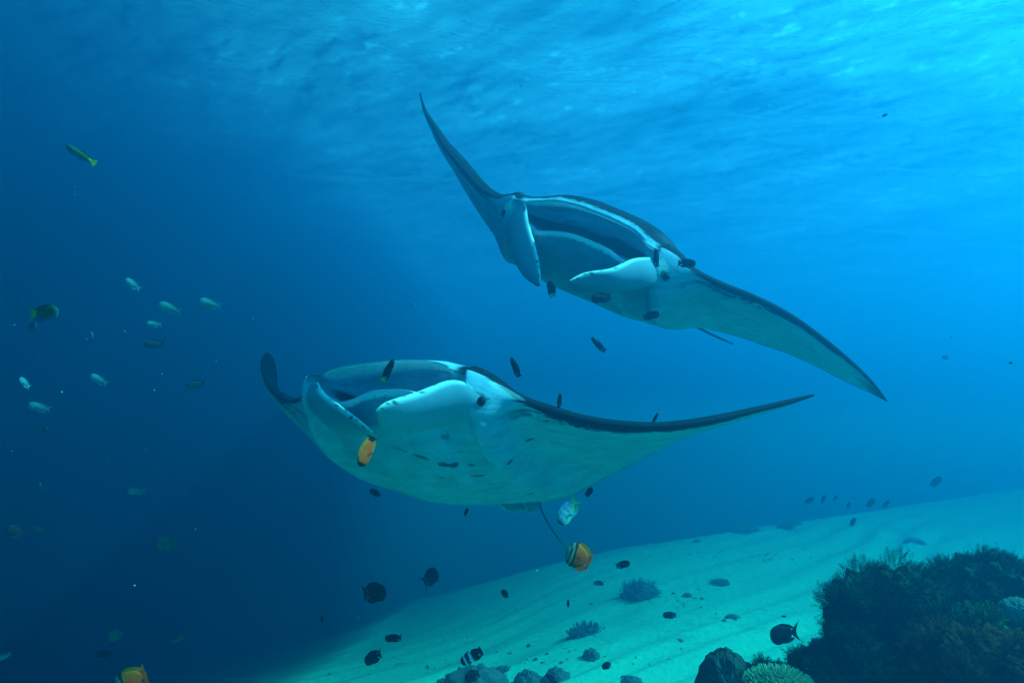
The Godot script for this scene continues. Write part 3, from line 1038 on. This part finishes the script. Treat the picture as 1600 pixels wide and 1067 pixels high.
func weedy_clump(where: Vector3, radii: Vector3, lobes: int, per_lobe: int, size: float, a: Color, b: Color, sweep: Vector3, label: String, category: String) -> void:
	# a mound with tufts of feathery sprigs growing out of it in lobes
	var root := thing("seaweed_clump", where, label, category)
	var g := lump(radii * 0.95, 0.42, rng.randi() % 1000, 2.6, 48, -0.6)
	put("mound", sheet(g), mottled(a * 0.5, b * 0.6, rng.randi() % 99, 3.0), root)
	var m := vertex_mat(0.8, 0.2)
	m.backlight_enabled = true
	m.backlight = lin(0.05, 0.12, 0.06)
	var fr := frond_mesh()
	for l in lobes:
		var d := Vector3(rng.randfn(), rng.randfn() * 0.7 + 0.35, rng.randfn()).normalized()
		if d.y < -0.4:
			d.y = -d.y
		var centre := d * radii * rng.randf_range(0.80, 0.98)
		var r := rng.randf_range(0.5, 1.0) * minf(radii.x, radii.y) * 0.40
		var tone := rng.randf_range(0.45, 1.4)
		var places := []
		for k in per_lobe:
			var e := Vector3(rng.randfn(), rng.randfn(), rng.randfn()).normalized()
			var p := centre + e * r * pow(rng.randf(), 0.4)
			var dir := e * 0.9 + d * 0.25 + Vector3.UP * 0.15 + sweep * rng.randf_range(0.3, 1.0)
			var c := a.lerp(b, rng.randf()) * (tone * rng.randf_range(0.6, 1.3))
			places.append([pointing(p, dir, size * rng.randf_range(0.5, 1.3), rng.randf() * TAU), c])
		scatter("tuft", fr, m, places, root)


func twig_mesh() -> ArrayMesh:
	return tube([Vector3.ZERO, Vector3(0.03, 0.35, 0.0), Vector3(-0.02, 0.7, 0.03), Vector3(0.05, 1.0, 0.0)], 0.11, 0.06, 6, 2)


func coral(where: Vector3, wide: float, tall: float, kind: String, a: Color, b: Color, label: String, group: String) -> void:
	# kinds: "branching" twigs on a lump, "boulder" a knobbly head, "fan" leafy blades
	var root := thing("boulder_coral" if kind == "boulder" else "branching_coral", where, label, "coral", group)
	var sd := rng.randi() % 1000
	var r := Vector3(wide * 0.5, tall * (1.0 if kind == "boulder" else 0.55), wide * 0.42)
	put("base", sheet(lump(r, 0.30 if kind == "boulder" else 0.5, sd, 3.0, 32, -0.3)), mottled(a, b, sd, 5.0), root)
	var places := []
	var m := vertex_mat(0.9, 0.2)
	var n := 60 if kind == "boulder" else 220
	for k in n:
		var d := Vector3(rng.randfn(), absf(rng.randfn()) * 0.8 + 0.1, rng.randfn()).normalized()
		var size := tall * (rng.randf_range(0.10, 0.2) if kind == "boulder" else rng.randf_range(0.18, 0.42))
		places.append([pointing(d * r * 0.92, d + Vector3.UP * (0.2 if kind == "boulder" else 0.7) + Vector3(rng.randfn(), rng.randfn(), rng.randfn()) * 0.25, size, rng.randf() * TAU), a.lerp(b, rng.randf())])
	scatter("knobs" if kind == "boulder" else "branches", frond_mesh() if kind == "fan" else twig_mesh(), m, places, root)


func make_reef() -> void:
	var dark := Color(0.010, 0.036, 0.020)
	var green := Color(0.040, 0.160, 0.070)
	var sweep := Vector3(0.7, 0.1, 0.1)
	# the rock under the weed, from the sand up
	var rock := thing("reef_rock", at(1475, 1085, 3.04) + Vector3(0, -0.23, -0.13), "dark reef rock under the weed in the bottom right corner", "rock")
	put("stone", sheet(lump(Vector3(0.627, 0.495, 0.462), 0.3, 77, 1.8, 60, -0.9)), mottled(Color(0.01, 0.03, 0.025), Color(0.03, 0.07, 0.05), 5, 2.0), rock)
	var foot := lump(Vector3(0.86, 1.6, 0.66), 0.2, 78, 1.5, 48, -0.2)
	var under := put("rock_foot", sheet(foot), mottled(Color(0.01, 0.03, 0.025), Color(0.03, 0.07, 0.05), 6, 2.0), rock)
	under.position = Vector3(0.07, -1.75, 0.0)
	weedy_clump(at(1398, 975, 3.00), Vector3(0.277, 0.238, 0.238), 60, 240, 0.037, dark, green, sweep, "big dark clump of feathery weed leaning over the sand at the reef's left end", "seaweed")
	weedy_clump(at(1546, 934, 3.20), Vector3(0.264, 0.185, 0.231), 52, 240, 0.037, dark, green, sweep, "dark feathery weed crowning the reef at the right edge", "seaweed")
	weedy_clump(at(1345, 1015, 2.87), Vector3(0.132, 0.132, 0.145), 26, 180, 0.036, dark, green, sweep, "low lobe of dark weed on the flank of the reef just above the sand", "seaweed")
	weedy_clump(at(1500, 1000, 2.77), Vector3(0.277, 0.132, 0.185), 40, 180, 0.040, dark, Color(0.05, 0.15, 0.05), sweep, "shaggy green weed in the middle of the reef under the crown", "seaweed")
	weedy_clump(at(1540, 1055, 2.48), Vector3(0.304, 0.158, 0.185), 44, 180, 0.032, Color(0.035, 0.03, 0.008), Color(0.16, 0.075, 0.015), sweep * 0.4, "brown mossy mound nearest to us in the bottom right corner", "seaweed")
	weedy_clump(at(1550, 984, 2.61), Vector3(0.059, 0.033, 0.046), 8, 40, 0.065, Color(0.06, 0.20, 0.04), Color(0.11, 0.27, 0.06), Vector3(1.2, 0.2, 0.2), "small tuft of bright yellow-green fronds beside the pale round coral", "seaweed")
	var ball := thing("round_coral", at(1594, 966, 2.67), "pale grey-green round coral at the right edge among the weed", "coral")
	put("dome", sheet(lump(Vector3(0.086, 0.079, 0.079), 0.12, 12, 5.0, 40, -0.8)), mottled(Color(0.05, 0.16, 0.15), Color(0.14, 0.36, 0.32), 8, 9.0), ball)
	# boulder and low mounds left of the weed
	var b := thing("reef_boulder", at(1134, 1068, 3.04) + Vector3(0, -0.04, 0), "smooth dark boulder at the bottom edge left of the reef", "rock")
	put("stone", sheet(lump(Vector3(0.132, 0.182, 0.132), 0.14, 41, 2.0, 48, -0.9)), mottled(Color(0.015, 0.045, 0.04), Color(0.04, 0.11, 0.09), 9, 4.0), b)
	var stalk := put("rock_foot", sheet(lump(Vector3(0.26, 1.6, 0.22), 0.2, 42, 2.0, 36, -0.2)), mottled(Color(0.015, 0.045, 0.04), Color(0.03, 0.09, 0.07), 10, 3.0), b)
	stalk.position = Vector3(0.03, -1.72, 0)
	weedy_clump(at(1205, 1056, 2.94), Vector3(0.099, 0.046, 0.079), 16, 50, 0.038, dark, green, sweep * 0.3, "narrow fringe of dark weed between the boulder and the green coral", "seaweed")
	weedy_clump(at(1287, 1052, 2.84), Vector3(0.139, 0.086, 0.132), 24, 80, 0.038, dark, Color(0.04, 0.13, 0.05), sweep * 0.3, "rounded mound of short green weed right of the pale green coral", "seaweed")
	var table := thing("table_coral", at(1217, 1074, 2.57), "pale green coral of crowded knobs at the bottom edge", "coral")
	put("base", sheet(lump(Vector3(0.125, 0.059, 0.106), 0.1, 51, 3.0, 40, -0.6)), mottled(Color(0.05, 0.15, 0.08), Color(0.10, 0.26, 0.15), 11, 6.0), table)
	var places := []
	for k in 900:
		var d := Vector3(rng.randfn(), absf(rng.randfn()) + 0.05, rng.randfn()).normalized()
		places.append([pointing(d * Vector3(0.125, 0.059, 0.106), d + Vector3.UP * 0.5 + Vector3(rng.randfn(), 0, rng.randfn()) * 0.2, rng.randf_range(0.011, 0.022), rng.randf() * TAU), Color(0.12, 0.36, 0.20).lerp(Color(0.26, 0.62, 0.38), rng.randf())])
	scatter("knobs", twig_mesh(), vertex_mat(0.9, 0.2), places, table)
	var shell := thing("white_shell", at(1234, 1048, 2.71), "tiny white shell on the weed above the pale green coral", "shell")
	put("valve", sheet(lump(Vector3(0.008, 0.007, 0.008), 0.2, 3, 3.0, 16, -0.99)), plain(lin(0.5, 0.8, 0.75)), shell)


func make_corals() -> void:
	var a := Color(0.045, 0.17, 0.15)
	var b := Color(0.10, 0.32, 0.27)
	var g := "small corals scattered on the sand"
	# px, py of the foot, width and height in pixels, kind, label
	var list := [
		[742, 1072, 105, 32, "boulder", "wide low dark coral at the bottom edge in the middle"],
		[692, 1072, 28, 14, "boulder", "small dark coral left of the wide low one at the bottom edge"],
		[786, 1048, 26, 14, "branching", "small branching coral at the right end of the wide low one"],
		[826, 1068, 46, 24, "boulder", "left one of two round boulder corals at the bottom edge"],
		[870, 1064, 44, 24, "boulder", "right one of two round boulder corals at the bottom edge"],
		[918, 992, 52, 32, "branching", "branching coral clump standing on the sand below the orange banded fish"],
		[924, 1028, 28, 18, "boulder", "single dark coral knob below the branching clump"],
		[985, 1064, 36, 10, "boulder", "flat patch of dark rubble at the bottom edge left of the boulder"],
		[1000, 928, 52, 40, "fan", "broad faint leafy coral in the haze on the sand"],
		[1125, 912, 26, 16, "branching", "small coral tuft on the bright sand left of the reef"],
		[1074, 932, 14, 11, "branching", "tiny coral left of the small tuft on bright sand"],
		[1098, 937, 9, 5, "boulder", "pebble-sized coral between two small tufts"],
		[826, 1012, 9, 8, "boulder", "tiny knob of coral on the sand above the boulder corals"],
		[1146, 964, 24, 6, "boulder", "scrap of dark rubble on the bright sand above the boulder"],
		[1132, 970, 8, 5, "boulder", "crumb of rubble beside the scrap on bright sand"],
		[1062, 1000, 12, 4, "boulder", "thin sliver of rubble half buried in the near sand"],
		[1166, 832, 36, 24, "fan", "faint coral thicket far off on the slope of the bank"],
		[1128, 833, 9, 13, "fan", "faint slender coral left of the far thicket"],
		[1090, 847, 10, 9, "branching", "faint small coral far down the slope"],
		[1030, 848, 14, 12, "branching", "faintest coral at the far edge of the visible sand"],
		[1228, 826, 18, 26, "fan", "left half of the faint two-lobed coral under the crest"],
		[1242, 820, 14, 22, "fan", "right half of the faint two-lobed coral under the crest"],
		[1430, 846, 30, 7, "boulder", "flat faint patch of rubble on the slope behind the weed"],
	]
	for c in list:
		var p := on_sand(c[0], c[1])
		var d := -p.z
		var haze_mix := clampf((d - 9.0) / 8.0, 0.0, 1.0) * 0.6  # distance haze mixed into the coral colours
		coral(p - Vector3(0, 0.02 + 0.2 * c[3] / 1025.0 * d, 0), c[2] / 1025.0 * d, c[3] / 1025.0 * d, c[4], a.lerp(Color(0.10, 0.40, 0.33), haze_mix), b.lerp(Color(0.14, 0.5, 0.4), haze_mix), c[5], g)


func make_rubble() -> void:
	# broken shell and coral bits lying on the sand, in loose drifts
	var places := []
	var tries := 0
	while places.size() < 1400 and tries < 60000:
		tries += 1
		var z := -5.5 - 17.0 * pow(rng.randf(), 1.3)
		var x := rng.randf_range(-4.0, 14.0)
		if fine.get_noise_2d(x * 7.0, z * 7.0) < 0.12 + 0.25 * rng.randf():
			continue
		var r := 0.005 + 0.022 * pow(rng.randf(), 3.0)
		var p := Vector3(x, sand_height(x, z) + r * 0.2, z)
		var tint := Color(0.03, 0.10, 0.09).lerp(Color(0.16, 0.55, 0.42), rng.randf())
		places.append([Transform3D(Basis(Vector3(0.3, 1, 0.2).normalized(), rng.randf() * TAU) * Basis.from_scale(Vector3(r * rng.randf_range(0.8, 2.2), r * 0.7, r)), p), tint])
	var o := scatter("rubble", sheet(lump(Vector3.ONE, 0.5, 5, 2.5, 8, -0.99)), vertex_mat(0.95, 0.1), places, self)
	tag(o, "broken shell and coral bits strewn over the sand", "rubble", "", "stuff")


func make_specks() -> void:
	var m := SphereMesh.new()
	m.radius = 1.0
	m.height = 2.0
	m.radial_segments = 8
	m.rings = 4
	var places := []
	for k in 180:
		var d := rng.randf_range(1.2, 7.0)
		var p := at(rng.randf_range(-100, 1700), rng.randf_range(-50, 1000), d)
		var r := rng.randf_range(0.0006, 0.0015) * (1.0 + 2.0 * pow(rng.randf(), 8.0)) * sqrt(d)
		places.append([Transform3D(Basis(Vector3(r, 0, 0), Vector3(0, r * rng.randf_range(0.6, 1.0), 0), Vector3(0, 0, r)), p), Color(0.15, 0.40, 0.42) * rng.randf_range(0.3, 1.0)])
	var o := scatter("drifting_specks", m, vertex_mat(0.9, 0.2), places, self)
	tag(o, "pale specks of plankton drifting through the water", "plankton", "", "stuff")


func make_mantas() -> void:
	var spot := Color(0.02, 0.05, 0.06)
	var brow := Color(0.5, 0.8, 0.75)
	var low := TOP_ROWS + MOUTH_ROWS + 2
	# where, size, narrowness, colour, lean, first row searched, strength
	var a := [
		[726, 604, 0.075, 0.45, brow, 0.35, 0, 0.9],
		[748, 628, 0.06, 0.7, spot * 2.0, 0.2, TOP_ROWS, 0.75],
		[790, 612, 0.10, 0.3, brow, 0.5, TOP_ROWS, 0.5],
		[657, 712, 0.055, 0.30, spot * 1.6, 0.5, low, 0.8], [693, 726, 0.075, 0.30, spot, 0.65, low, 0.9],
		[712, 722, 0.042, 0.55, spot, 1.3, low, 0.9], [792, 720, 0.055, 0.25, spot, -0.1, low, 0.85],
		[740, 728, 0.02, 0.9, spot, 0.0, low, 0.75], [749, 743, 0.045, 0.3, spot, 0.0, low, 0.8],
		[768, 754, 0.03, 0.3, spot, 0.0, low, 0.6], [775, 760, 0.045, 0.25, spot, 0.0, low, 0.75],
		[825, 687, 0.035, 0.4, spot, 0.0, low, 0.8], [697, 683, 0.06, 0.3, spot * 2.0, 0.4, low, 0.5],
		[690, 750, 0.03, 0.3, spot * 2.0, 0.3, low, 0.5], [602, 736, 0.03, 0.5, spot * 2.0, 0.3, low, 0.4],
		[625, 708, 0.05, 0.2, spot * 2.0, 0.3, low, 0.5], [830, 772, 0.09, 0.3, spot, 0.9, low, 0.8],
	]
	# old scratches
	for k in 9:
		a.append([rng.randf_range(600, 900), rng.randf_range(680, 760), rng.randf_range(0.05, 0.14), 0.045, spot * 3.0 if k % 2 else brow, rng.randf_range(-0.6, 0.9), low, 0.35])
	make_manta(LOWER_AT, LOWER_RIBS, LOWER_FINS, LOWER_TAIL,
		[[[at(768, 768, 4.98) - LOWER_AT, at(783, 793, 4.94) - LOWER_AT, at(800, 800, 4.92) - LOWER_AT], [at(806, 764, 4.98) - LOWER_AT, at(812, 778, 4.96) - LOWER_AT, at(822, 797, 4.93) - LOWER_AT]],
		[[at(808, 766, 4.97) - LOWER_AT, at(815, 782, 4.95) - LOWER_AT, at(826, 802, 4.92) - LOWER_AT], [at(840, 764, 4.97) - LOWER_AT, at(843, 778, 4.95) - LOWER_AT, at(843, 797, 4.92) - LOWER_AT]]],
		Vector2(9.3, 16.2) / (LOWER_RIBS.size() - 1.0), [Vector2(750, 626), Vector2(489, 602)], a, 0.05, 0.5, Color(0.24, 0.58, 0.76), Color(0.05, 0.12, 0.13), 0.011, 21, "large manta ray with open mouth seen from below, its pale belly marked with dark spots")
	var b := [
		[792, 322, 0.08, 0.6, brow, 0.1, 0, 0.9],
		[1034, 416, 0.09, 0.6, brow, 0.9, 0, 0.9],
		[1041, 432, 0.05, 0.7, spot * 1.5, 0.7, TOP_ROWS, 0.8],
		[786, 334, 0.045, 0.6, spot * 1.5, 1.4, TOP_ROWS, 0.8],
		[1135, 465, 0.03, 0.5, spot * 2.0, 0.4, low, 0.5],
		[1267, 545, 0.05, 0.4, spot * 2.0, 0.5, low, 0.3],
	]
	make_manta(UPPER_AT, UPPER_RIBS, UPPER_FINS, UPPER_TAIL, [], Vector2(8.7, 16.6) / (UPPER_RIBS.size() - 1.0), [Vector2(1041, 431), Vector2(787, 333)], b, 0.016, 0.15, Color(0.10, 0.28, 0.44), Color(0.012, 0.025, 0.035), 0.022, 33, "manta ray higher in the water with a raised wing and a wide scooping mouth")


func _ready() -> void:
	set_stage()
	rng.seed = 7
	coarse.seed = 3
	coarse.frequency = 0.02
	coarse.fractal_octaves = 3
	fine.seed = 11
	fine.frequency = 0.06
	fine.fractal_octaves = 3
	make_sand()
	make_surface()
	make_left_darkener()
	make_added_haze()
	make_mantas()
	make_reef()
	make_corals()
	make_rubble()
	make_fish()
	make_specks()
